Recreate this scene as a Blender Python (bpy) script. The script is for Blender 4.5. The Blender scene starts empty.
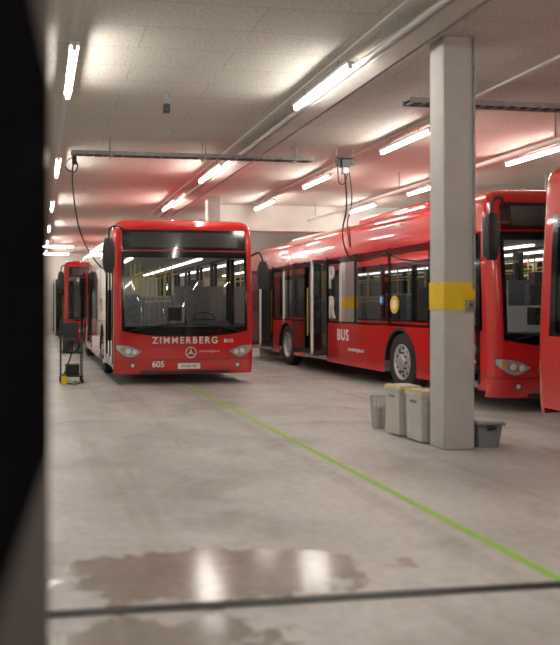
import bpy, math, random
from mathutils import Vector, Matrix
random.seed(4)
PI=math.pi
scene=bpy.context.scene
scene.view_settings.view_transform='Standard'
scene.view_settings.gamma=1.02

# ---------------------------------------------------------------- materials
def new_mat(name):
    m=bpy.data.materials.new(name); m.use_nodes=True
    nt=m.node_tree; nt.nodes.clear()
    o=nt.nodes.new('ShaderNodeOutputMaterial')
    return m,nt,o
def pbr(name,col,rough=.5,metal=0.,coat=0.,emis=None,es=0.,noise=0.,nscale=6.,bump=0.,bscale=60.,spec=.5):
    m,nt,o=new_mat(name)
    b=nt.nodes.new('ShaderNodeBsdfPrincipled')
    b.inputs['Base Color'].default_value=(*col,1)
    b.inputs['Roughness'].default_value=rough
    b.inputs['Metallic'].default_value=metal
    b.inputs['Coat Weight'].default_value=coat
    b.inputs['Coat Roughness'].default_value=.04
    b.inputs['Specular IOR Level'].default_value=spec
    if emis: 
        b.inputs['Emission Color'].default_value=(*emis,1); b.inputs['Emission Strength'].default_value=es
    tc=nt.nodes.new('ShaderNodeTexCoord')
    if noise>0:
        n=nt.nodes.new('ShaderNodeTexNoise'); n.inputs['Scale'].default_value=nscale; n.inputs['Detail'].default_value=6
        nt.links.new(tc.outputs['Object'],n.inputs['Vector'])
        r=nt.nodes.new('ShaderNodeValToRGB')
        r.color_ramp.elements[0].position=.3; r.color_ramp.elements[1].position=.7
        r.color_ramp.elements[0].color=(*[c*(1-noise) for c in col],1)
        r.color_ramp.elements[1].color=(*[min(1,c*(1+noise)) for c in col],1)
        nt.links.new(n.outputs['Fac'],r.inputs['Fac']); nt.links.new(r.outputs['Color'],b.inputs['Base Color'])
    if bump>0:
        n2=nt.nodes.new('ShaderNodeTexNoise'); n2.inputs['Scale'].default_value=bscale; n2.inputs['Detail'].default_value=4
        nt.links.new(tc.outputs['Object'],n2.inputs['Vector'])
        bp=nt.nodes.new('ShaderNodeBump'); bp.inputs['Strength'].default_value=bump; bp.inputs['Distance'].default_value=.01
        nt.links.new(n2.outputs['Fac'],bp.inputs['Height']); nt.links.new(bp.outputs['Normal'],b.inputs['Normal'])
    nt.links.new(b.outputs[0],o.inputs[0])
    return m
def glassy(name,tint,ior=1.5,rough=.02):
    m,nt,o=new_mat(name)
    t=nt.nodes.new('ShaderNodeBsdfTransparent'); t.inputs[0].default_value=(*tint,1)
    g=nt.nodes.new('ShaderNodeBsdfGlossy'); g.inputs['Roughness'].default_value=rough
    g.inputs['Color'].default_value=(1,1,1,1)
    f=nt.nodes.new('ShaderNodeFresnel'); f.inputs[0].default_value=ior
    mx=nt.nodes.new('ShaderNodeMixShader')
    nt.links.new(f.outputs[0],mx.inputs[0]); nt.links.new(t.outputs[0],mx.inputs[1]); nt.links.new(g.outputs[0],mx.inputs[2])
    nt.links.new(mx.outputs[0],o.inputs[0])
    return m
M={}
M['red']=pbr('bus_red_paint',(.60,.018,.018),.22,coat=1.,noise=.04,nscale=2)
M['grey']=pbr('coach_grey_paint',(.11,.105,.10),.8,spec=0,noise=.05,nscale=2)
M['coachglass']=pbr('coach_black_panel',(.006,.006,.007),.6,spec=0)
M['black']=pbr('black_gloss_trim',(.008,.008,.009),.10,coat=.3)
M['rubber']=pbr('black_rubber',(.018,.018,.018),.7,noise=.3,nscale=20)
M['dark']=pbr('dark_plastic',(.03,.03,.032),.5)
M['glass']=glassy('windscreen_glass',(.95,.98,.97),1.5)
M['sglass']=glassy('tinted_side_glass',(.42,.45,.46),1.5)
M['floorin']=pbr('bus_floor_lino',(.24,.24,.25),.5,noise=.2)
M['liner']=pbr('bus_inner_liner',(.66,.66,.64),.5)
M['cabinfill']=pbr('added_cabin_fill_glow',(.9,.9,.9),.5,emis=(1,.97,.92),es=5)  # added glow to brighten the bus interiors, not a known lamp
M['seat']=pbr('seat_fabric',(.30,.31,.34),.8,noise=.4,nscale=40)
M['seatback']=pbr('seat_shell',(.52,.52,.53),.4)
M['dash']=pbr('dashboard_plastic',(.14,.14,.145),.6)
M['pole']=pbr('yellow_pole',(.7,.5,.06),.3)
M['steel']=pbr('brushed_steel',(.5,.5,.5),.32,metal=1)
M['alu']=pbr('wheel_alloy',(.50,.50,.51),.42,metal=.6)
M['white']=pbr('white_lettering',(.85,.85,.84),.4)
M['lamp']=pbr('headlamp_reflector',(.75,.75,.77),.18,metal=.5)
M['lens']=pbr('headlamp_lens',(.85,.88,.9),.08,coat=1)
M['amber']=pbr('amber_lens',(.8,.3,.02),.2)
M['yellow']=pbr('yellow_marking',(.84,.58,.025),.5,noise=.08)
M['blue']=pbr('blue_sticker',(.05,.22,.60),.4)
M['tube']=pbr('fluorescent_tube',(1,1,1),.5,emis=(1,.94,.86),es=92)
M['fix']=pbr('luminaire_housing',(.75,.74,.72),.45)
M['galv']=pbr('galvanised_steel',(.33,.33,.33),.45,metal=.6,noise=.2,nscale=15)
M['rail']=pbr('trunking_rail',(.62,.61,.59),.5)
M['conc']=pbr('column_concrete',(.52,.51,.49),.75,noise=.06,nscale=5,bump=.25,bscale=40)
M['beam']=pbr('beam_concrete',(.60,.575,.53),.8,noise=.07,nscale=3,bump=.2)
M['bin']=pbr('grey_bin_plastic',(.56,.55,.51),.5,noise=.05)
M['tub']=pbr('dark_tub_plastic',(.22,.24,.26),.5)
M['green']=pbr('green_floor_tape',(.34,.62,.08),.55,noise=.15,nscale=30)
M['drain']=pbr('drain_iron',(.03,.03,.03),.5,metal=.3,noise=.4,nscale=30)
M['cable']=pbr('black_cable',(.02,.02,.02),.5)
M['greenp']=pbr('green_paint',(.15,.35,.12),.4)
M['display']=pbr('destination_display',(.035,.034,.033),.25,coat=.3)

def ceil_mat():
    m,nt,o=new_mat('ceiling_panels')
    b=nt.nodes.new('ShaderNodeBsdfPrincipled'); b.inputs['Roughness'].default_value=.9
    tc=nt.nodes.new('ShaderNodeTexCoord')
    br=nt.nodes.new('ShaderNodeTexBrick'); br.offset=.5
    br.inputs['Scale'].default_value=1; br.inputs['Brick Width'].default_value=2.0; br.inputs['Row Height'].default_value=.6
    br.inputs['Mortar Size'].default_value=.006
    br.inputs['Color1'].default_value=(.68,.65,.59,1); br.inputs['Color2'].default_value=(.645,.615,.555,1); br.inputs['Mortar'].default_value=(.46,.43,.40,1)
    nt.links.new(tc.outputs['Object'],br.inputs['Vector'])
    n=nt.nodes.new('ShaderNodeTexNoise'); n.inputs['Scale'].default_value=35; n.inputs['Detail'].default_value=8
    nt.links.new(tc.outputs['Object'],n.inputs['Vector'])
    mx=nt.nodes.new('ShaderNodeMix'); mx.data_type='RGBA'; mx.blend_type='MULTIPLY'; mx.inputs[0].default_value=.7
    r=nt.nodes.new('ShaderNodeValToRGB'); r.color_ramp.elements[0].position=.3; r.color_ramp.elements[0].color=(.55,.55,.55,1); r.color_ramp.elements[1].position=.6
    nt.links.new(n.outputs['Fac'],r.inputs[0])
    nt.links.new(br.outputs['Color'],mx.inputs[6]); nt.links.new(r.outputs[0],mx.inputs[7])
    nt.links.new(mx.outputs[2],b.inputs['Base Color'])
    bp=nt.nodes.new('ShaderNodeBump'); bp.inputs['Strength'].default_value=.4; bp.inputs['Distance'].default_value=.01
    nt.links.new(n.outputs['Fac'],bp.inputs['Height']); nt.links.new(bp.outputs[0],b.inputs['Normal'])
    nt.links.new(b.outputs[0],o.inputs[0]); return m
M['ceil']=ceil_mat()

def floor_mat():
    m,nt,o=new_mat('polished_concrete_floor')
    L=nt.links.new; N=nt.nodes.new
    b=N('ShaderNodeBsdfPrincipled'); tc=N('ShaderNodeTexCoord')
    n1=N('ShaderNodeTexNoise'); n1.inputs['Scale'].default_value=.6; n1.inputs['Detail'].default_value=9; n1.inputs['Roughness'].default_value=.62; n1.inputs['Distortion'].default_value=.5
    n2=N('ShaderNodeTexNoise'); n2.inputs['Scale'].default_value=14; n2.inputs['Detail'].default_value=8
    L(tc.outputs['Object'],n1.inputs['Vector']); L(tc.outputs['Object'],n2.inputs['Vector'])
    r1=N('ShaderNodeValToRGB'); e=r1.color_ramp.elements
    e[0].position=.34; e[0].color=(.45,.445,.425,1); e[1].position=.62; e[1].color=(.67,.665,.645,1)
    L(n1.outputs['Fac'],r1.inputs[0])
    r2=N('ShaderNodeValToRGB'); e=r2.color_ramp.elements
    e[0].position=.3; e[0].color=(.82,.82,.81,1); e[1].position=.6; e[1].color=(1,1,1,1)
    L(n2.outputs['Fac'],r2.inputs[0])
    mx=N('ShaderNodeMix'); mx.data_type='RGBA'; mx.blend_type='MULTIPLY'; mx.inputs[0].default_value=1
    L(r1.outputs[0],mx.inputs[6]); L(r2.outputs[0],mx.inputs[7])
    n3=N('ShaderNodeTexNoise'); n3.inputs['Scale'].default_value=1.3; n3.inputs['Detail'].default_value=7; n3.inputs['Distortion'].default_value=.6
    L(tc.outputs['Object'],n3.inputs['Vector'])
    r3=N('ShaderNodeValToRGB'); e=r3.color_ramp.elements
    e[0].position=.28; e[0].color=(.72,.71,.69,1); e[1].position=.46; e[1].color=(1,1,1,1)
    L(n3.outputs['Fac'],r3.inputs[0])
    mp=N('ShaderNodeMapping'); mp.inputs['Scale'].default_value=(3.2,.10,1); mp.inputs['Rotation'].default_value=(0,0,.05)
    L(tc.outputs['Object'],mp.inputs['Vector'])
    n4=N('ShaderNodeTexNoise'); n4.inputs['Scale'].default_value=1.; n4.inputs['Detail'].default_value=5
    L(mp.outputs[0],n4.inputs['Vector'])
    r4=N('ShaderNodeValToRGB'); e=r4.color_ramp.elements
    e[0].position=.33; e[0].color=(.84,.83,.81,1); e[1].position=.48; e[1].color=(1,1,1,1)
    L(n4.outputs['Fac'],r4.inputs[0])
    m3=N('ShaderNodeMix'); m3.data_type='RGBA'; m3.blend_type='MULTIPLY'; m3.inputs[0].default_value=1
    L(mx.outputs[2],m3.inputs[6]); L(r3.outputs[0],m3.inputs[7])
    m4=N('ShaderNodeMix'); m4.data_type='RGBA'; m4.blend_type='MULTIPLY'; m4.inputs[0].default_value=1
    L(m3.outputs[2],m4.inputs[6]); L(r4.outputs[0],m4.inputs[7])
    def ell(cx,cy,rx,ry,amp=.9,soft=.10):
        mp=N('ShaderNodeMapping'); mp.inputs['Location'].default_value=(-cx/rx,-cy/ry,0); mp.inputs['Scale'].default_value=(1/rx,1/ry,1)
        L(tc.outputs['Object'],mp.inputs['Vector'])
        ln=N('ShaderNodeVectorMath'); ln.operation='LENGTH'; L(mp.outputs[0],ln.inputs[0])
        nn=N('ShaderNodeTexNoise'); nn.inputs['Scale'].default_value=4.2; nn.inputs['Detail'].default_value=7; nn.inputs['Roughness'].default_value=.6
        L(tc.outputs['Object'],nn.inputs['Vector'])
        a=N('ShaderNodeMath'); a.operation='MULTIPLY_ADD'; a.inputs[1].default_value=amp*2.2; L(nn.outputs['Fac'],a.inputs[0]); L(ln.outputs['Value'],a.inputs[2])
        rr=N('ShaderNodeMapRange'); rr.inputs['From Min'].default_value=1-soft+amp*1.1; rr.inputs['From Max'].default_value=1+soft+amp*1.1
        rr.inputs['To Min'].default_value=1; rr.inputs['To Max'].default_value=0
        L(a.outputs[0],rr.inputs['Value']); return rr.outputs[0]
    ms=[ell(.92,3.97,.86,.40,.9),ell(.40,3.14,.60,.28,.9)]
    cur=ms[0]
    for k in ms[1:]:
        a=N('ShaderNodeMath'); a.operation='MAXIMUM'; L(cur,a.inputs[0]); L(k,a.inputs[1]); cur=a.outputs[0]
    wet=N('ShaderNodeMix'); wet.data_type='RGBA'; wet.blend_type='MULTIPLY'; wet.inputs[7].default_value=(.58,.545,.51,1)
    L(cur,wet.inputs[0]); L(m4.outputs[2],wet.inputs[6]); L(wet.outputs[2],b.inputs['Base Color'])
    rg=N('ShaderNodeMapRange'); rg.inputs['To Min'].default_value=.34; rg.inputs['To Max'].default_value=.52; L(n1.outputs['Fac'],rg.inputs['Value'])
    rm=N('ShaderNodeMix'); rm.data_type='FLOAT'; rm.inputs[3].default_value=.15; L(cur,rm.inputs[0]); L(rg.outputs[0],rm.inputs[2]); L(rm.outputs[0],b.inputs['Roughness'])
    bp=N('ShaderNodeBump'); bp.inputs['Strength'].default_value=.12; bp.inputs['Distance'].default_value=.01
    L(n2.outputs['Fac'],bp.inputs['Height']); L(bp.outputs[0],b.inputs['Normal'])
    L(b.outputs[0],o.inputs[0]); return m
M['floor']=floor_mat()
M['wall']=pbr('painted_wall',(.66,.64,.59),.8,noise=.05,nscale=1.5,bump=.15)

# ---------------------------------------------------------------- mesh builder
class MB:
    def __init__(s): s.v=[]; s.f=[]; s.m=[]
    def addv(s,p): s.v.append(tuple(p)); return len(s.v)-1
    def face(s,idx,mat): s.f.append(tuple(idx)); s.m.append(mat)
    def poly(s,pts,mat): s.face([s.addv(p) for p in pts],mat)
    def grid(s,rows,mat,closed=False):
        ids=[[s.addv(p) for p in r] for r in rows]
        for a,b in zip(ids[:-1],ids[1:]):
            n=len(a); rng=range(n if closed else n-1)
            for i in rng:
                j=(i+1)%n; s.face((a[i],a[j],b[j],b[i]),mat)
        return ids
    def box(s,c,size,mat,R=None,taper=1.):
        x,y,z=[q/2 for q in size]; c=Vector(c)
        pts=[]
        for k in (-1,1):
            t=1 if k>0 else taper
            for (i,j) in ((-1,-1),(1,-1),(1,1),(-1,1)):
                p=Vector((i*x*t,j*y*t,k*z))
                if R is not None: p=R@p
                pts.append(s.addv(c+p))
        a=pts
        for q in ((0,3,2,1),(4,5,6,7),(0,1,5,4),(1,2,6,5),(2,3,7,6),(3,0,4,7)):
            s.face([a[i] for i in q],mat)
    def cyl(s,p0,p1,r,mat,n=12,r1=None,cap=True):
        p0=Vector(p0);p1=Vector(p1);d=(p1-p0).normalized()
        u=d.orthogonal().normalized(); w=d.cross(u); r1=r if r1 is None else r1
        A=[];B=[]
        for i in range(n):
            a=2*PI*i/n; q=u*math.cos(a)+w*math.sin(a)
            A.append(p0+q*r);B.append(p1+q*r1)
        ids=s.grid([A,B],mat,True)
        if cap: s.face(ids[0][::-1],mat); s.face(ids[1],mat)
    def lathe(s,o,ax,prof,mat,n=32):
        o=Vector(o); ax=Vector(ax).normalized(); u=ax.orthogonal().normalized(); w=ax.cross(u)
        rows=[]
        for (r,h) in prof:
            rows.append([o+ax*h+(u*math.cos(2*PI*i/n)+w*math.sin(2*PI*i/n))*r for i in range(n)])
        s.grid(rows,mat,True)
    def tube(s,pts,r,mat,n=8):
        pts=[Vector(p) for p in pts]; rows=[]
        up=Vector((.13,.2,1)).normalized()
        for i,p in enumerate(pts):
            d=(pts[min(i+1,len(pts)-1)]-pts[max(i-1,0)]).normalized()
            u=d.cross(up)
            if u.length<.05: u=d.cross(Vector((1,0,0)))
            u.normalize(); w=d.cross(u)
            rows.append([p+(u*math.cos(2*PI*k/n)+w*math.sin(2*PI*k/n))*r for k in range(n)])
        s.grid(rows,mat,True)
    def build(s,name,parent=None,bevel=0.,angle=35,loc=(0,0,0)):
        me=bpy.data.meshes.new(name); me.from_pydata(s.v,[],s.f)
        used=[]
        for k in s.m:
            if k not in used: used.append(k)
        for k in used: me.materials.append(M[k])
        me.polygons.foreach_set('material_index',[used.index(k) for k in s.m])
        me.polygons.foreach_set('use_smooth',[True]*len(s.f))
        me.update(); me.set_sharp_from_angle(angle=math.radians(angle))
        ob=bpy.data.objects.new(name,me); scene.collection.objects.link(ob); ob.location=loc
        if parent: ob.parent=parent
        if bevel>0:
            b=ob.modifiers.new('bevel','BEVEL'); b.width=bevel; b.segments=2; b.limit_method='ANGLE'
        return ob
def empty(name,loc=(0,0,0),rot=0):
    e=bpy.data.objects.new(name,None); scene.collection.objects.link(e); e.location=loc; e.rotation_euler=(0,0,rot); e.empty_display_size=.2
    return e
def text(name,body,size,loc,rot,mat,parent,align='CENTER',sx=1.,space=1.,ext=.003,bold=0.):
    c=bpy.data.curves.new(name,'FONT'); c.body=body; c.size=size; c.align_x=align; c.align_y='CENTER'; c.extrude=ext; c.space_character=space; c.offset=bold
    o=bpy.data.objects.new(name,c); scene.collection.objects.link(o); c.materials.append(M[mat])
    o.location=loc; o.rotation_euler=rot; o.scale=(sx,1,1)
    if parent: o.parent=parent
    return o
def lin(a,b,n): return [a+(b-a)*i/(n-1) for i in range(n)]
def smooth_pts(P,n=10):
    P=[Vector(p) for p in P]; out=[]
    for i in range(len(P)-1):
        p0=P[max(i-1,0)];p1=P[i];p2=P[i+1];p3=P[min(i+2,len(P)-1)]
        for k in range(n):
            t=k/n
            out.append(.5*((2*p1)+(p2-p0)*t+(2*p0-5*p1+4*p2-p3)*t*t+(-p0+3*p1-3*p2+p3)*t**3))
    out.append(P[-1]); return out

# ---------------------------------------------------------------- bus
HW=1.275; RC=.17; ZT=2.95; RR=.2
def yf(x):
    ax=abs(x); c=HW-RC
    if ax<=c: return .11*(ax/HW)**2
    d=min(ax-c,RC)
    return .11*(c/HW)**2+RC-math.sqrt(max(0,RC*RC-d*d))
YS=yf(HW)
def D(x,y,z):
    t=max(0.,(z-.95)/2.)
    l=.17*t**1.25
    if z<.42: l+=.05*((.42-z)/.2)**1.5
    return (x,y+l*max(0.,1-y/1.2),z)
def SF(x,z,off=0.):
    ax=abs(x); c=HW-RC
    nx,ny=0,-1
    if ax>c:
        a=math.asin(min(1,(ax-c)/RC)); nx=math.sin(a)*(1 if x>0 else -1); ny=-math.cos(a)
    return D(x+nx*off,yf(x)+ny*off,z)
def fx(n=17,a=-HW,b=HW):
    c=HW-RC
    xs=lin(-c,c,n)
    xs=[-(c+RC*math.sin(PI/2*k/6)) for k in range(6,0,-1)]+xs+[(c+RC*math.sin(PI/2*k/6)) for k in range(1,7)]
    xs=[q for q in xs if a+1e-4<q<b-1e-4]
    return [a]+xs+[b]
def make_bus(name,loc,rot,paint='red',number='',L=12.1,axles=(2.75,8.65),doors=((.45,1.72,0),(6.0,7.3,0),(9.75,11.0,0)),
             mirrors=True,lettering=True,seats=True,tailglass=False,sidetext=None,sg_mat='sglass'):
    E=empty(name,loc,rot)
    b=MB(); g=MB(); t=MB()
    def ring(z,ins):
        kx=(HW-ins)/HW
        P=[(x,yf(x)) for x in fx()]
        r=.14
        P+=[(HW,y) for y in (1.2,3,6,L-r)]
        P+=[(HW-r+r*math.cos(a),L-r+r*math.sin(a)) for a in lin(0,PI/2,6)[1:]]
        P+=[(-(HW-r)-r*math.sin(a),L-r+r*math.cos(a)) for a in lin(0,PI/2,6)]
        P+=[(-HW,y) for y in (6,3,1.2)]
        return [D(x*kx,ins+y*(L-2*ins)/L,z) for x,y in P]
    rows=[ring(z,0) for z in (2.36,2.55,ZT-RR)]
    rows+=[ring(ZT-RR+RR*math.sin(a),RR-RR*math.cos(a)) for a in lin(0,PI/2*.97,7)[1:]]
    ids=b.grid(rows,paint,True); b.face(ids[-1],paint)
    xs=fx()
    b.grid([[SF(x,z) for x in xs] for z in (.19,.24,.32,.42,.6,.8,.93)],paint)
    WX=1.13
    for sg in (-1,1):
        xx=[q for q in fx(17,WX,HW)]
        b.grid([[SF(sg*x,z) for x in xx] for z in lin(.93,2.36,8)],paint)
    xw=fx(17,-WX,WX)
    g.grid([[SF(x,z,.002) for x in xw] for z in lin(.93,2.38,10)],'glass')
    def bot(x): return .86+.10*(abs(x)/WX)**3
    t.grid([[SF(x,bot(x)+(1.03-bot(x))*k,.008) for x in xw] for k in (0,.5,1)],'black')
    t.grid([[SF(x,z,.008) for x in xw] for z in (2.26,2.34,2.375)],'black')
    for sg in (-1,1):
        t.grid([[SF(sg*x,z,.008) for x in lin(WX-.04,WX+.01,3)] for z in lin(.96,2.37,8)],'black')
    xd=fx(17,-1.12,1.12)
    t.grid([[SF(x,z,.009) for x in xd] for z in (2.395,2.55,2.66,2.76)],'black')
    t.grid([[SF(x,z,.013) for x in lin(-.98,.98,13)] for z in (2.45,2.71)],'display')
    t.grid([[SF(x,z,.003) for x in xs] for z in (.445,.457)],'dark')
    t.grid([[SF(x,z,.006) for x in lin(-.8,.8,13)] for z in (.20,.225,.25)],'dark')
    t.grid([[SF(x,z,.004) for x in lin(-.62,.62,13)] for z in (.67,.678)],'dark')
    for sg in (-1,1):
        def hl(s): 
            x=.78+.45*s
            up=.60+.11*s+.04*math.sin(PI*s); dn=.60-.14*math.sin(PI*min(1,s*.9))**.8+.09*s*s*.9
            return x,up,dn
        ss=lin(0,1,14)
        for off,mm,sh in ((.006,'dark',0),(.012,'lamp',.012)):
            rws=[]
            for k in (0,.25,.5,.75,1):
                row=[]
                for s in ss:
                    x,u,d=hl(s); m_=(u+d)/2; h=max(0,(u-d)/2-sh); zz=m_-h+2*h*k
                    xx=1.01+(x-1.01)*(1-sh*2.5)
                    row.append(SF(sg*xx,zz,off))
                rws.append(row)
            t.grid(rws,mm)
        for (x,z,r,mm) in ((.92,.585,.05,'lens'),(1.03,.60,.058,'lens'),(1.13,.64,.035,'amber')):
            p=Vector(SF(sg*x,z,.012)); q=Vector(SF(sg*x,z,.026))
            t.cyl(p,q,r,'galv',16); t.cyl(q,q+(q-p)*.25,r*.82,mm,16)
        p=Vector(SF(sg*.95,.345,.0)); q=Vector(SF(sg*.95,.345,.012)); t.cyl(p,q,.045,'dark',14); t.cyl(q,q+(q-p)*.2,.032,'lens',14)
    t.box((0.05,SF(0,.33,.016)[1],.335),(.40,.012,.10),'white')
    ey=SF(0,.575,.014)[1]
    n=28
    t.lathe((.08,ey,.575),(0,-1,0),[(.098,0),(.101,.008),(.094,.012),(.084,.008),(.088,0)],'white',n)
    for k in range(3):
        a=PI/2+2*PI*k/3; d=Vector((math.cos(a),0,math.sin(a))); w=Vector((-d.z,0,d.x)); c=Vector((.08,ey-.004,.575))
        t.poly([c+w*.016,c+d*.09,c-w*.016,c-Vector((0,.008,0))],'white')
    for x0,x1,zz in ((-1.0,-.02,1.05),(.98,.06,1.05)):
        P=[SF(x0+(x1-x0)*k,.96+.10*math.sin(PI*k*.55)+.03*k,.035) for k in lin(0,1,10)]
        t.tube(P,.011,'rubber',6)
        P=[SF(x0+(x1-x0)*k+.05,1.02+.05*k,.045) for k in lin(.05,1,10)]
        t.tube(P,.014,'rubber',6)
    R=.56; ZC=.47
    def z0(y):
        z=.27
        for a in axles:
            if abs(y-a)<R: z=max(z,ZC+math.sqrt(R*R-(y-a)**2))
        return z
    bm='black' if sg_mat=='sglass' else sg_mat
    for sg in (-1,1):
        ds=sorted([d for d in doors]) if sg<0 else []
        edges=[YS]+[q for d in ds for q in d[:2]]+[L-.14]
        for i in range(0,len(edges),2):
            a,c=edges[i],edges[i+1]
            ys=set(lin(a,c,max(2,int((c-a)/.15)+2)))
            for ax in axles:
                for k in range(33):
                    y=ax-R*math.cos(PI*k/32)
                    if a<y<c: ys.add(y)
                for e in (-R-.001,R+.001):
                    if a<ax+e<c: ys.add(ax+e)
            ys=sorted(ys)
            b.grid([[D(sg*HW,y,z0(y)+(1.06-z0(y))*k) for y in ys] for k in (0,.12,.5,1)],paint)
            if all(z0(y)<.44 for y in ys): t.grid([[D(sg*(HW+.002),y,z) for y in ys] for z in (.445,.452)],'dark')
        b.grid([[D(sg*HW,y,z) for y in (YS,.36)] for z in lin(1.06,2.36,6)],paint)
        gend=L-.14 if tailglass else L-1.05
        if not tailglass:
            b.grid([[D(sg*HW,y,z) for y in (gend,L-.14)] for z in (1.06,2.36)],paint)
            for k in range(9): t.box((sg*(HW+.004),L-.6,1.25+.07*k),(.006,.6,.025),'dark')
        cut=[.36]+[q for d in ds for q in d[:2] if d[0]<gend]+[gend]
        for i in range(0,len(cut),2):
            a,c=cut[i],cut[i+1]
            if c-a<.05: continue
            g.grid([[D(sg*(HW-.006),y,z) for y in lin(a,c,4)] for z in lin(1.06,2.36,4)],sg_mat)
            if tailglass: t.grid([[D(sg*(HW+.003),y,z) for y in lin(a,c,4)] for z in (1.86,2.38)],paint)
            else: t.grid([[D(sg*(HW-.001),y,z) for y in lin(a,c,4)] for z in (2.24,2.38)],bm)
            t.grid([[D(sg*(HW-.001),y,z) for y in lin(a,c,4)] for z in (1.02,1.10)],bm)
            npan=max(1,round((c-a)/1.45))
            for y in lin(a,c,npan+1):
                y_=min(max(y,a+.05),c-.05)
                t.grid([[D(sg*(HW+.001),y_+q,z) for q in (-.05,.05)] for z in lin(1.06,2.38,4)],bm)
                t.box(D(sg*(HW-.05),y_,1.7),(.07,.07,1.3),'dark')
        for (a,c,op) in ds:
            mid=(a+c)/2; w=(c-a)/2
            t.box((sg*(HW-.03),a-.02,1.37),(.08,.05,2.04),'black'); t.box((sg*(HW-.03),c+.02,1.37),(.08,.05,2.04),'black')
            t.box((sg*(HW-.04),mid,.335),(.10,c-a,.07),'steel')
            for s2 in (-1,1):
                if not op:
                    cy=mid+s2*w/2; X=sg*(HW-.012); hw_=w/2-.012
                    g.grid([[(X,y,z) for y in (cy-hw_+.05,cy+hw_-.05)] for z in (.47,2.27)],'sglass')
                    for q in (-1,1): t.box((X,cy+q*(hw_-.025),1.37),(.03,.05,1.94),'black')
                    t.box((X,cy,.43),(.03,hw_*2,.09),'black'); t.box((X,cy,2.30),(.03,hw_*2,.08),'black'); 
                    t.cyl((sg*(HW+.02),mid+s2*.05,.75),(sg*(HW+.02),mid+s2*.05,1.7),.012,'rubber',8)
                else:
                    yy=mid+s2*(w-.06); x0,x1=sg*(HW+.30),sg*(HW-.32); xm=(x0+x1)/2; wd=abs(x0-x1)
                    g.grid([[(x,yy,z) for x in (x0,x1)] for z in (.47,2.27)],'sglass')
                    for xq in (x0,x1): t.box((xq,yy,1.37),(.05,.03,1.94),'fix' if (xq==x0 and s2<0) else 'dark')
                    t.box((xm,yy,.43),(wd,.03,.09),'dark'); t.box((xm,yy,2.3),(wd,.03,.08),'dark')
                    t.cyl((xm,yy-.05*s2,.75),(xm,yy-.05*s2,1.8),.014,'pole',8)
        for ax in axles:
            n=20
            A=[(ZC+R*math.sin(PI*k/n),ax-R*math.cos(PI*k/n)) for k in range(n+1)]
            t.grid([[(sg*xx,y,z) for z,y in A] for xx in (HW-.004,HW-.45)],'rubber')
            t.poly([(sg*(HW-.45),y,z) for z,y in A],'rubber')
            A2=[(ZC+(R-.035)*math.sin(PI*k/n),ax-(R-.035)*math.cos(PI*k/n)) for k in range(n+1)]
            t.grid([[(sg*(HW+.006),y,z) for z,y in A],[(sg*(HW+.006),y,z) for z,y in A2]],'rubber')
    RP=[(-HW,L-.14)]+[(-(HW-.14)-.14*math.cos(a),L-.14+.14*math.sin(a)) for a in lin(0,PI/2,6)[1:]]+[((HW-.14)+.14*math.sin(a),L-.14+.14*math.cos(a)) for a in lin(0,PI/2,6)]
    b.grid([[(x,y,z) for x,y in RP] for z in (.27,1.04)],paint)
    b.grid([[(x,y,z) for x,y in RP] for z in (1.04,1.86)],sg_mat if tailglass else paint)
    b.grid([[(x,y,z) for x,y in RP] for z in (1.86,2.36)],paint)
    t.box((0,L+.004,1.95),(1.9,.012,.75),'black'); t.box((0,L+.004,.85),(1.6,.012,.4),'dark')
    for sg in (-1,1): t.box((sg*1.08,L+.01,1.1),(.12,.03,.5),'amber')
    t.box((0,L/2+.1,.32),(2*HW-1.0,L-.6,.06),'floorin')
    segs=[YS+.1]+[q for a in axles for q in (a-R,a+R)]+[L-.2]
    for i in range(0,len(segs),2): 
        for sg in (-1,1): t.box((sg*1.0,(segs[i]+segs[i+1])/2,.32),(.48,segs[i+1]-segs[i],.058),'floorin')
    t.box((0,L/2,2.40),(2*HW-.12,L-.9,.03),'liner')
    t.box((0,L-1.0,1.2),(2*HW-.1,.05,2.3),'liner')
    I=MB()
    I.box((0,.62,.86),(2.1,.45,.34),'dash'); I.box((.55,.78,1.05),(.8,.22,.16),'dash')
    I.lathe((.55,1.02,1.14),(0,-.6,.8),[(.21,0),(.225,.012),(.21,.024),(.2,.012),(.21,0)],'rubber',28)
    I.cyl((.55,1.02,1.12),(.55,.86,1.0),.03,'dark'); I.box((.55,1.02,1.14),(.38,.05,.02),'dark')
    I.box((.55,1.5,.85),(.5,.48,.14),'seat'); I.box((.55,1.74,1.3),(.48,.12,.85),'seat'); I.box((.55,1.5,.55),(.3,.3,.5),'dark')
    I.box((.55,1.76,1.82),(.26,.09,.2),'seat')
    I.box((.1,1.4,.85),(.04,1.2,1.1),'seatback'); I.box((.65,2.0,1.1),(1.0,.04,1.4),'seatback')
    I.box((-.05,.95,1.25),(.22,.2,.25),'dark')
    if seats:
        if lettering:
            for sg in (-1,1): I.box((sg*.72,L/2+.4,2.37),(.07,L-3.6,.03),'cabinfill')  # emissive fill strips added under the roof so the cabin shows
        y=3.4
        while y<L-1.6:
            for sg in (-1,1):
                if sg<0 and any(d[0]-.5<y<d[1]+.2 for d in doors): continue
                hz=.0 if not any(abs(y-a)<.7 for a in axles) else .3
                for xx in (.55,.98):
                    I.box((sg*xx,y,.82+hz*.5),(.40,.40,.07),'seat'); I.box((sg*xx,y+.2,1.16+hz*.5),(.40,.07,.68),'seat')
                    I.box((sg*xx,y+.245,1.18+hz*.5),(.42,.03,.74),'seatback'); 
                    I.box((sg*xx,y,.57),(.08,.3,.45),'dark')
                I.cyl((sg*.36,y+.22,.35),(sg*.36,y+.22,2.38),.017,'pole',8)
            y+=.85
        for sg in (-1,1): I.cyl((sg*.4,2.1,2.1),(sg*.4,L-1.2,2.1),.016,'pole',8)
    I.build('interior',E,bevel=.012)
    rf=MB()
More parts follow.
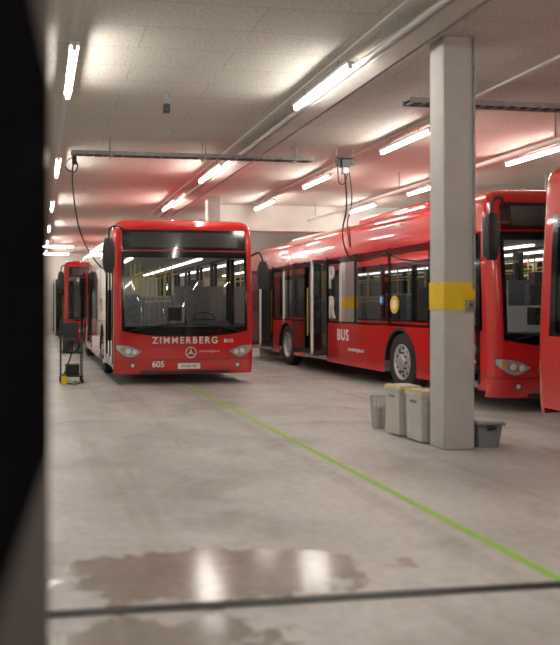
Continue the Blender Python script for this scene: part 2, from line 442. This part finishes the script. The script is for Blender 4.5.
    rf.box((0,4.0,3.02),(1.75,2.7,.17),paint,taper=1.0); rf.box((0,8.6,3.01),(1.6,2.2,.14),'liner')
    rf.box((0,6.3,2.975),(.7,.7,.08),'dark')
    rf.build('roof_units',E,bevel=.05)
    b.build('body',E); g.build('glazing',E); t.build('trim',E)
    for ai,ax in enumerate(axles):
        for sg in (-1,1):
            w=MB(); o=(sg*(HW-.03),ax,.48); A=(sg,0,0)
            w.lathe(o,A,[(.29,-.27),(.42,-.28),(.465,-.25),(.48,-.2),(.48,-.06),(.465,-.015),(.42,.0),(.33,.005),(.29,-.01)],'rubber',40)
            for gx in (-.09,-.14,-.19): w.lathe(o,A,[(.481,gx-.006),(.484,gx),(.481,gx+.006)],'dark',40)
            fr=ai==0
            if fr: pr=[(.295,-.005),(.28,.002),(.265,-.01),(.25,-.05),(.21,-.035),(.17,-.012),(.13,-.01),(.12,.02),(.10,.035),(.0,.04)]
            else: pr=[(.295,-.005),(.28,.002),(.265,-.02),(.25,-.10),(.19,-.13),(.15,-.13),(.14,-.05),(.12,-.03),(.0,-.025)]
            w.lathe(o,A,pr,'alu',40)
            zz=-.012 if fr else -.125
            for k in range(10):
                a=2*PI*k/10; p=Vector(o)+Vector((sg*zz,.16*math.cos(a),.16*math.sin(a))); w.cyl(p,p+Vector((sg*.03,0,0)),.014,'dark',8)
                a+=PI/10; dd=-.043 if fr else -.118
                p=Vector(o)+Vector((sg*dd,.222*math.cos(a),.222*math.sin(a))); w.cyl(p,p+Vector((sg*.012,0,0)),.026,'rubber',10)
            w.build('wheel_%d'%(ai*2+(sg>0)+1),E)
    if mirrors:
        m=MB()
        def head(cx,cy,cz,w,d,h,yaw):
            rows=[]
            for k in lin(-1,1,9):
                s=(1-abs(k)**4)**.5 if abs(k)<1 else .55
                s=max(.6,s)
                r=[]
                for i in range(20):
                    a=2*PI*i/20; ca,sa=math.cos(a),math.sin(a)
                    px=w/2*math.copysign(abs(ca)**.5,ca)*s; py=d/2*math.copysign(abs(sa)**.6,sa)*s
                    r.append((cx+px*math.cos(yaw)-py*math.sin(yaw),cy+px*math.sin(yaw)+py*math.cos(yaw),cz+k*h/2))
                rows.append(r)
            ids=m.grid(rows,'dark',True); m.face(ids[0],'dark'); m.face(ids[-1],'dark')
        head(-1.38,-.02,2.28,.22,.13,.60,.25)
        m.tube(smooth_pts([(-1.08,.22,2.72),(-1.20,.05,2.80),(-1.36,-.02,2.74),(-1.38,-.02,2.5)]),.022,'dark')
        head(1.41,.02,1.95,.20,.12,.50,-.25)
        m.tube(smooth_pts([(1.24,.30,2.30),(1.36,.10,2.36),(1.41,.02,2.2)]),.02,'dark')
        m.box((-1.38,.055,2.28),(.17,.01,.5),'lamp'); m.box((1.41,.09,1.95),(.15,.01,.4),'lamp')
        m.build('mirrors',E)
    R90=(PI/2,0,0)
    if lettering:
        text('lettering_name','ZIMMERBERG',.165,(-.02,-.008,.785),R90,'white',E,'CENTER',sx=.95,space=1.35,bold=.003)
        text('lettering_bus','BUS',.09,(.78,.035,.775),R90,'white',E,'CENTER',space=1.2,bold=.002)
        text('plate_text','ZH 605 789' if number=='605' else 'ZH 657 213',.055,(.05,SF(0,.33,.026)[1],.335),R90,'dark',E,'CENTER')
        text('lettering_web','zimmerbergbus.ch',.05,(.42,.004,.575+.02),R90,'white',E,'CENTER')
        yn=SF(.52,.36,.012)[1]
        text('number',number,.15,(-.50,yn,.365),(PI/2,0,-.09),'white',E,'CENTER',bold=.003)
        s=MB()
        X0=-(HW+.001)
        s.cyl((X0,2.95,1.42),(X0-.003,2.95,1.42),.15,'yellow',24); s.cyl((X0-.003,2.95,1.42),(X0-.005,2.95,1.42),.08,'white',24)
        s.cyl((X0,3.45,1.50),(X0-.003,3.45,1.50),.08,'blue',24); s.box((X0-.003,3.45,1.50),(.003,.05,.10),'white')
        s.build('pictograms',E)
    if sidetext:
        RS=(PI/2,0,-PI/2)
        text('side_lettering',sidetext,.30,(-(HW+.004),5.45,.83),RS,'white',E,'LEFT',space=1.2,bold=.006)
        text('side_lettering_small','zimmerbergbus.ch',.10,(-(HW+.004),4.9,.58),RS,'white',E,'LEFT')
        text('side_graphic','P',.62,(-(HW+.006),5.90,1.95),RS,'white',E,'LEFT',sx=.8,bold=.012)
        text('side_graphic','R',.62,(-(HW+.006),5.90,1.35),RS,'white',E,'LEFT',sx=.8,bold=.012)
    return E

make_bus('city_bus',(2.60,13.6,0),0,'red','605')
make_bus('city_bus',(7.12,9.25,0),0,'red','657',doors=((.45,1.72,0),(6.0,7.3,1),(9.75,11.0,1)),sidetext='BUS')
make_bus('city_bus',(6.80,8.15,0),PI,'red','',lettering=False,mirrors=False)
make_bus('city_bus',(2.15,26.6,0),0,'red','611',L=11.2,doors=((.45,1.72,1),(6.0,7.3,1)),seats=False)
a=math.radians(-4.0)
L=12.1
rx,ry=0.034,1.9
ca,sa=math.cos(a),math.sin(a)
ox=rx-(HW*ca-L*sa); oy=ry-(HW*sa+L*ca)
make_bus('coach',(ox,oy,0),a,'grey','',lettering=False,mirrors=False,tailglass=True,seats=False,sg_mat='coachglass',L=12.1)

# ---------------------------------------------------------------- room
XL,XR,YB,YN,H=-7.0,15.0,38.5,-12.0,4.0
def room():
    f=MB(); f.poly([(XL,YN,0),(XR,YN,0),(XR,YB,0),(XL,YB,0)],'floor'); f.build('floor')
    c=MB(); c.box(((XL+XR)/2,(YN+YB)/2,H+.1),(XR-XL,YB-YN,.2),'ceil'); c.build('ceiling')
    for nm,c_,s_ in (('wall_back',((XL+XR)/2,YB+.1,H/2),(XR-XL+.4,.2,H)),('wall_front',((XL+XR)/2,YN-.1,H/2),(XR-XL+.4,.2,H)),
                     ('wall_left',(XL-.1,(YN+YB)/2,H/2),(.2,YB-YN,H)),('wall_right',(XR+.1,(YN+YB)/2,H/2),(.2,YB-YN,H))):
        w=MB(); w.box(c_,s_,'wall'); w.build(nm)
room()
m=MB(); m.box((9.7,19.6,3.67),(10.6,.35,.66),'beam'); m.build('ceiling_beam')
m=MB(); m.box((3.49,6.0,3.94),(.24,31.5,.12),'beam'); m.cyl((3.30,-9.5,3.90),(3.30,21.7,3.90),.028,'rail',10); m.cyl((3.70,-9.5,3.93),(3.70,21.7,3.93),.02,'galv',10); m.build('ceiling_duct')
m=MB(); m.box((9.7,25.0,2.0),(10.6,.2,4.0),'wall'); m.build('wall_partition')
for i,(xc,y) in enumerate(((4.02,7.14),(4.14,18.25),(4.14,29.4))):
    m=MB(); m.box((xc,y,2.0),(.32,.28,4.0),'conc')
    ob=m.build('concrete_column',bevel=.015)
    s=MB(); 
    s.box((xc,y,1.485),(.326,.286,.27),'yellow')
    if i==0:
        s.cyl((4.165,y-.155,1.55),(4.165,y-.155,3.99),.012,'galv',10)
        s.box((4.115,y-.165,1.40),(.07,.05,.10),'galv')
        s.box((4.115,y-.192,1.40),(.03,.006,.03),'dark')
    s.build('column_marking',ob)

def luminaire(x,y0,y1,z=3.82):
    m=MB(); L=y1-y0
    m.box((x,(y0+y1)/2,z+.04),(.085,L+.06,.035),'fix')
    for s in (y0-.015,y1+.015): m.box((x,s,z+.01),(.045,.02,.07),'fix')
    m.cyl((x,y0,z-.008),(x,y1,z-.008),.021,'tube',12)
    for s in (y0+.3,y1-.3): m.cyl((x,s,z+.05),(x,s,3.998),.008,'galv',6)
    return m.build('ceiling_light')
rows={.34:[(-6,-4.4),(-1.6,0.),(2.2,3.8),(7.4,9.1),(13.1,14.7),(18.4,20),(23.8,25.4),(29,30.6),(34,35.6)],
      3.13:[(-6,-4.4),(2.0,3.6),(7.55,9.2),(13.2,14.9),(17.8,19.4),(23.6,25.2),(29,30.6),(34,35.6)],
      5.38:[(-3,-1.5),(2.6,4.1),(10.15,11.65),(13.9,15.3),(17.4,18.9),(21.2,22.7)],
      7.95:[(-3,-1.5),(3,4.5),(10.8,12.3),(14.4,15.9),(17.6,19.1),(21.2,22.7)],
      11.5:[(0,1.5),(6,7.5),(12,13.5),(18,19.2)],
      -3.4:[(-4,-2.4),(2,3.6),(8,9.6),(14,15.6),(20,21.6),(27,28.6)]}
for x,ls in rows.items():
    for a_,b_ in ls: luminaire(x,a_,b_)
    m=MB()
    ye=24.8 if x>5 else 38.3
    m.box((x,(YN+ye)/2,3.986),(.06,ye-YN-.2,.024),'rail')
    m.build('ceiling_trunking')

def tray(x0,x1,y,z=3.74):
    m=MB()
    for s in (-.09,.09):
        m.box(((x0+x1)/2,y+s,z),(x1-x0,.015,.06),'galv')
    x=x0+.05
    while x<x1: m.box((x,y,z-.02),(.03,.18,.012),'galv'); x+=.15
    for k in range(3): m.cyl((x0,y-.04+.04*k,z),(x1,y-.04+.04*k,z),.012,'cable',8)
    n=max(2,int((x1-x0)/1.8)+1)
    for xx in lin(x0+.6,x1-.3,n):
        for s in (-.1,.1): m.cyl((xx,y+s,z-.05),(xx,y+s,3.973),.012,'galv',6)
        m.box((xx,y,z-.045),(.04,.24,.02),'galv')
    return m.build('cable_tray')
tray(.5,4.35,12.0)
tray(4.22,9.8,8.5,3.76)
m=MB(); m.box((1.55,9.4,3.9),(.07,.06,.18),'galv'); m.box((1.55,9.38,3.8),(.08,.10,.10),'dark'); m.build('ceiling_sensor',bevel=.008)
E=empty('hanging_power_unit',(4.9,12.0,0))
m=MB()
m.box((0,0,3.80),(.30,.05,.03),'dark'); 
for s in (-.14,.14): m.cyl((s,0,3.8),(s,0,3.995),.008,'galv',6)
m.box((0,0,3.70),(.14,.12,.13),'dark'); m.box((.0,0,3.58),(.09,.09,.10),'galv'); m.box((-.12,0,3.71),(.07,.08,.10),'dark'); m.box((.12,0,3.72),(.07,.08,.09),'dark')
m.build('box',E,bevel=.008)
m=MB()
m.tube(smooth_pts([(0,0,3.55),(.03,0,3.0),(-.02,.05,2.6),(.06,.1,2.3),(.3,.3,2.15),(.72,.5,2.2),(.94,.5,2.3)]),.013,'cable')
m.tube(smooth_pts([(.08,0,3.55),(.12,0,3.1),(.05,.02,2.7),(.12,.05,2.35),(.08,.02,2.7)]),.009,'cable')
m.tube(smooth_pts([(-.12,0,3.66),(-.10,0,3.40),(.0,.02,3.38),(.05,0,3.54)]),.009,'cable')
m.build('cables',E)
E=empty('hanging_cable',(.55,12.0,0))
m=MB()
m.tube(smooth_pts([(0,0,3.70),(-.03,0,3.4),(.0,0,3.0),(.08,.1,2.6),(.25,.6,2.3),(.52,1.5,2.08),(.77,2.15,2.0)]),.012,'cable')
m.tube(smooth_pts([(0.03,0,3.70),(-.1,0,3.62),(-.12,0,3.5),(0.0,0,3.45),(.05,0,3.55),(.0,.0,3.66)]),.010,'cable')
m.box((.0,0,3.62),(.07,.07,.12),'dark')
m.build('cable',E)

# ---------------------------------------------------------------- floor things
m=MB(); m.box((2.61,3.2,.002),(.060,20.6,.004),'green'); m.build('floor_marking')
m=MB(); m.box((5.5,3.52,.003),(14.8,.05,.006),'drain')
m.box((5.5,3.49,.005),(14.8,.006,.008),'drain'); m.box((5.5,3.55,.005),(14.8,.006,.008),'drain')
m.build('floor_drain')

def bin_(x,y,w,d,h,lid,name='storage_bin'):
    m=MB()
    m.box((x,y,h/2+.01),(w,d,h-.02),'bin',taper=.94)
    m.box((x,y,h-.03),(w+.02,d+.02,.035),'bin')
    m.box((x,y,h-.006),(w+.012,d+.012,.012),lid); m.box((x,y,h+.006),(w-.02,d-.02,.014),'bin')
    for k in (-.3,0,.3): m.box((x+k*w,y-d/2+.006,h*.5),(.012,.014,h*.7),'bin')
    m.box((x,y-d/2-.006,h*.78),(w*.4,.02,.03),'tub')
    m.box((x-w/2-.004,y,h*.80),(.012,d*.4,.03),'tub')
    return m.build(name,bevel=.008)
bin_(3.90,7.92,.27,.34,.53,'yellow'); bin_(3.935,7.50,.27,.34,.52,'yellow')
m=MB(); cx,cy=3.83,8.40
for zz in (.01,.12,.24,.36): m.lathe((cx,cy,zz),(0,0,1),[(.065+.02*zz/.36,0),(.069+.02*zz/.36,.004),(.065+.02*zz/.36,.008)],'steel',20)
for k in range(14):
    a_=2*PI*k/14; m.cyl((cx+.066*math.cos(a_),cy+.066*math.sin(a_),.01),(cx+.086*math.cos(a_),cy+.086*math.sin(a_),.37),.004,'steel',6)
m.lathe((cx,cy,.008),(0,0,1),[(0.0,0),(.066,0)],'steel',20)
m.lathe((cx,cy,.01),(0,0,1),[(0,0),(.055,0),(.055,.22),(0,.24)],'bin',20)
m.build('wire_basket')
m=MB(); x,y=4.37,7.22
m.box((x,y,.12),(.27,.36,.24),'tub',taper=.82); m.box((x,y,.235),(.31,.40,.025),'tub'); m.box((x,y,.255),(.26,.35,.03),'bin')
m.box((x-.0,y-.205,.20),(.10,.02,.03),'dark')
m.build('plastic_tub',bevel=.01)

E=empty('service_trolley',(.60,14.4,0)); E.scale=(.95,.95,.92)
m=MB()
for sx in (-.2,.2):
    for sy in (-.25,.25):
        m.cyl((sx,sy,.10),(sx,sy,.95 if sy<0 else 1.25),.012,'dark',8)
        m.cyl((sx-.02,sy,.05),(sx+.02,sy,.05),.05,'rubber',14)
for zz in (.14,.60): m.box((0,0,zz),(.44,.54,.03),'dark')
m.cyl((-.2,.25,1.25),(.2,.25,1.25),.014,'dark',8)
m.box((.02,.0,.26),(.26,.34,.20),'dark'); m.box((-.06,-.05,.74),(.20,.26,.24),'dark'); m.box((.13,.0,.69),(.1,.2,.14),'tub')
m.box((0,.20,1.02),(.30,.06,.34),'dark')
for k in range(4): m.lathe((.0,-.29-.02*k,.74),(0,1,0),[(.15-.01*k,0),(.165-.01*k,.012),(.15-.01*k,.024),(.135-.01*k,.012),(.15-.01*k,0)],'cable',24)
m.tube(smooth_pts([(0,-.3,.60),(-.1,-.36,.3),(-.2,-.40,.06),(-.05,-.5,.018),(.12,-.45,.018),(.15,-.35,.018)]),.014,'cable')
m.cyl((-.14,-.46,.0),(-.14,-.46,.16),.06,'yellow',14); m.cyl((-.14,-.46,.16),(-.14,-.46,.2),.03,'greenp',14); m.cyl((.05,-.62,.0),(.05,-.62,.09),.04,'greenp',14)
m.build('trolley',E,bevel=.004)

for y in (32.0,36.5):
    m=MB(); z=3.84
    m.box((.2,y,z+.05),(2.6,.1,.07),'fix'); m.cyl((-1.0,y,z),(1.4,y,z),.03,'tube',10)
    for s in (-.8,1.2): m.cyl((s,y,z+.07),(s,y,3.97),.01,'galv',6)
    m.build('ceiling_light')
for px_,pz_,pr_ in ((6.9,3.62,.04),(10.0,3.55,.06)):
    m=MB(); m.cyl((px_,9.0 if px_<8 else -9.5,pz_),(px_,19.3,pz_),pr_,'rail',14); 
    y=9.6
    while y<19: m.box((px_,y,(pz_+3.995)/2),(.02,.02,3.995-pz_),'galv'); y+=2.3
    m.build('ceiling_pipe')

# ---------------------------------------------------------------- world & camera
w=bpy.data.worlds.new('World'); scene.world=w; w.use_nodes=True
w.node_tree.nodes['Background'].inputs[0].default_value=(.9,.9,.9,1); w.node_tree.nodes['Background'].inputs[1].default_value=.05
cam=bpy.data.cameras.new('camera'); co=bpy.data.objects.new('camera',cam); scene.collection.objects.link(co)
cam.sensor_fit='HORIZONTAL'; cam.sensor_width=36; cam.lens=50.14
cam.shift_x=(280-157)/560; cam.shift_y=-15.5/560
co.location=(0,0,1.38); co.rotation_euler=(PI/2,0,-math.atan(119/780))
cam.clip_start=.02; cam.clip_end=200
cam.dof.use_dof=True; cam.dof.focus_distance=12.5; cam.dof.aperture_fstop=1.35
scene.camera=co
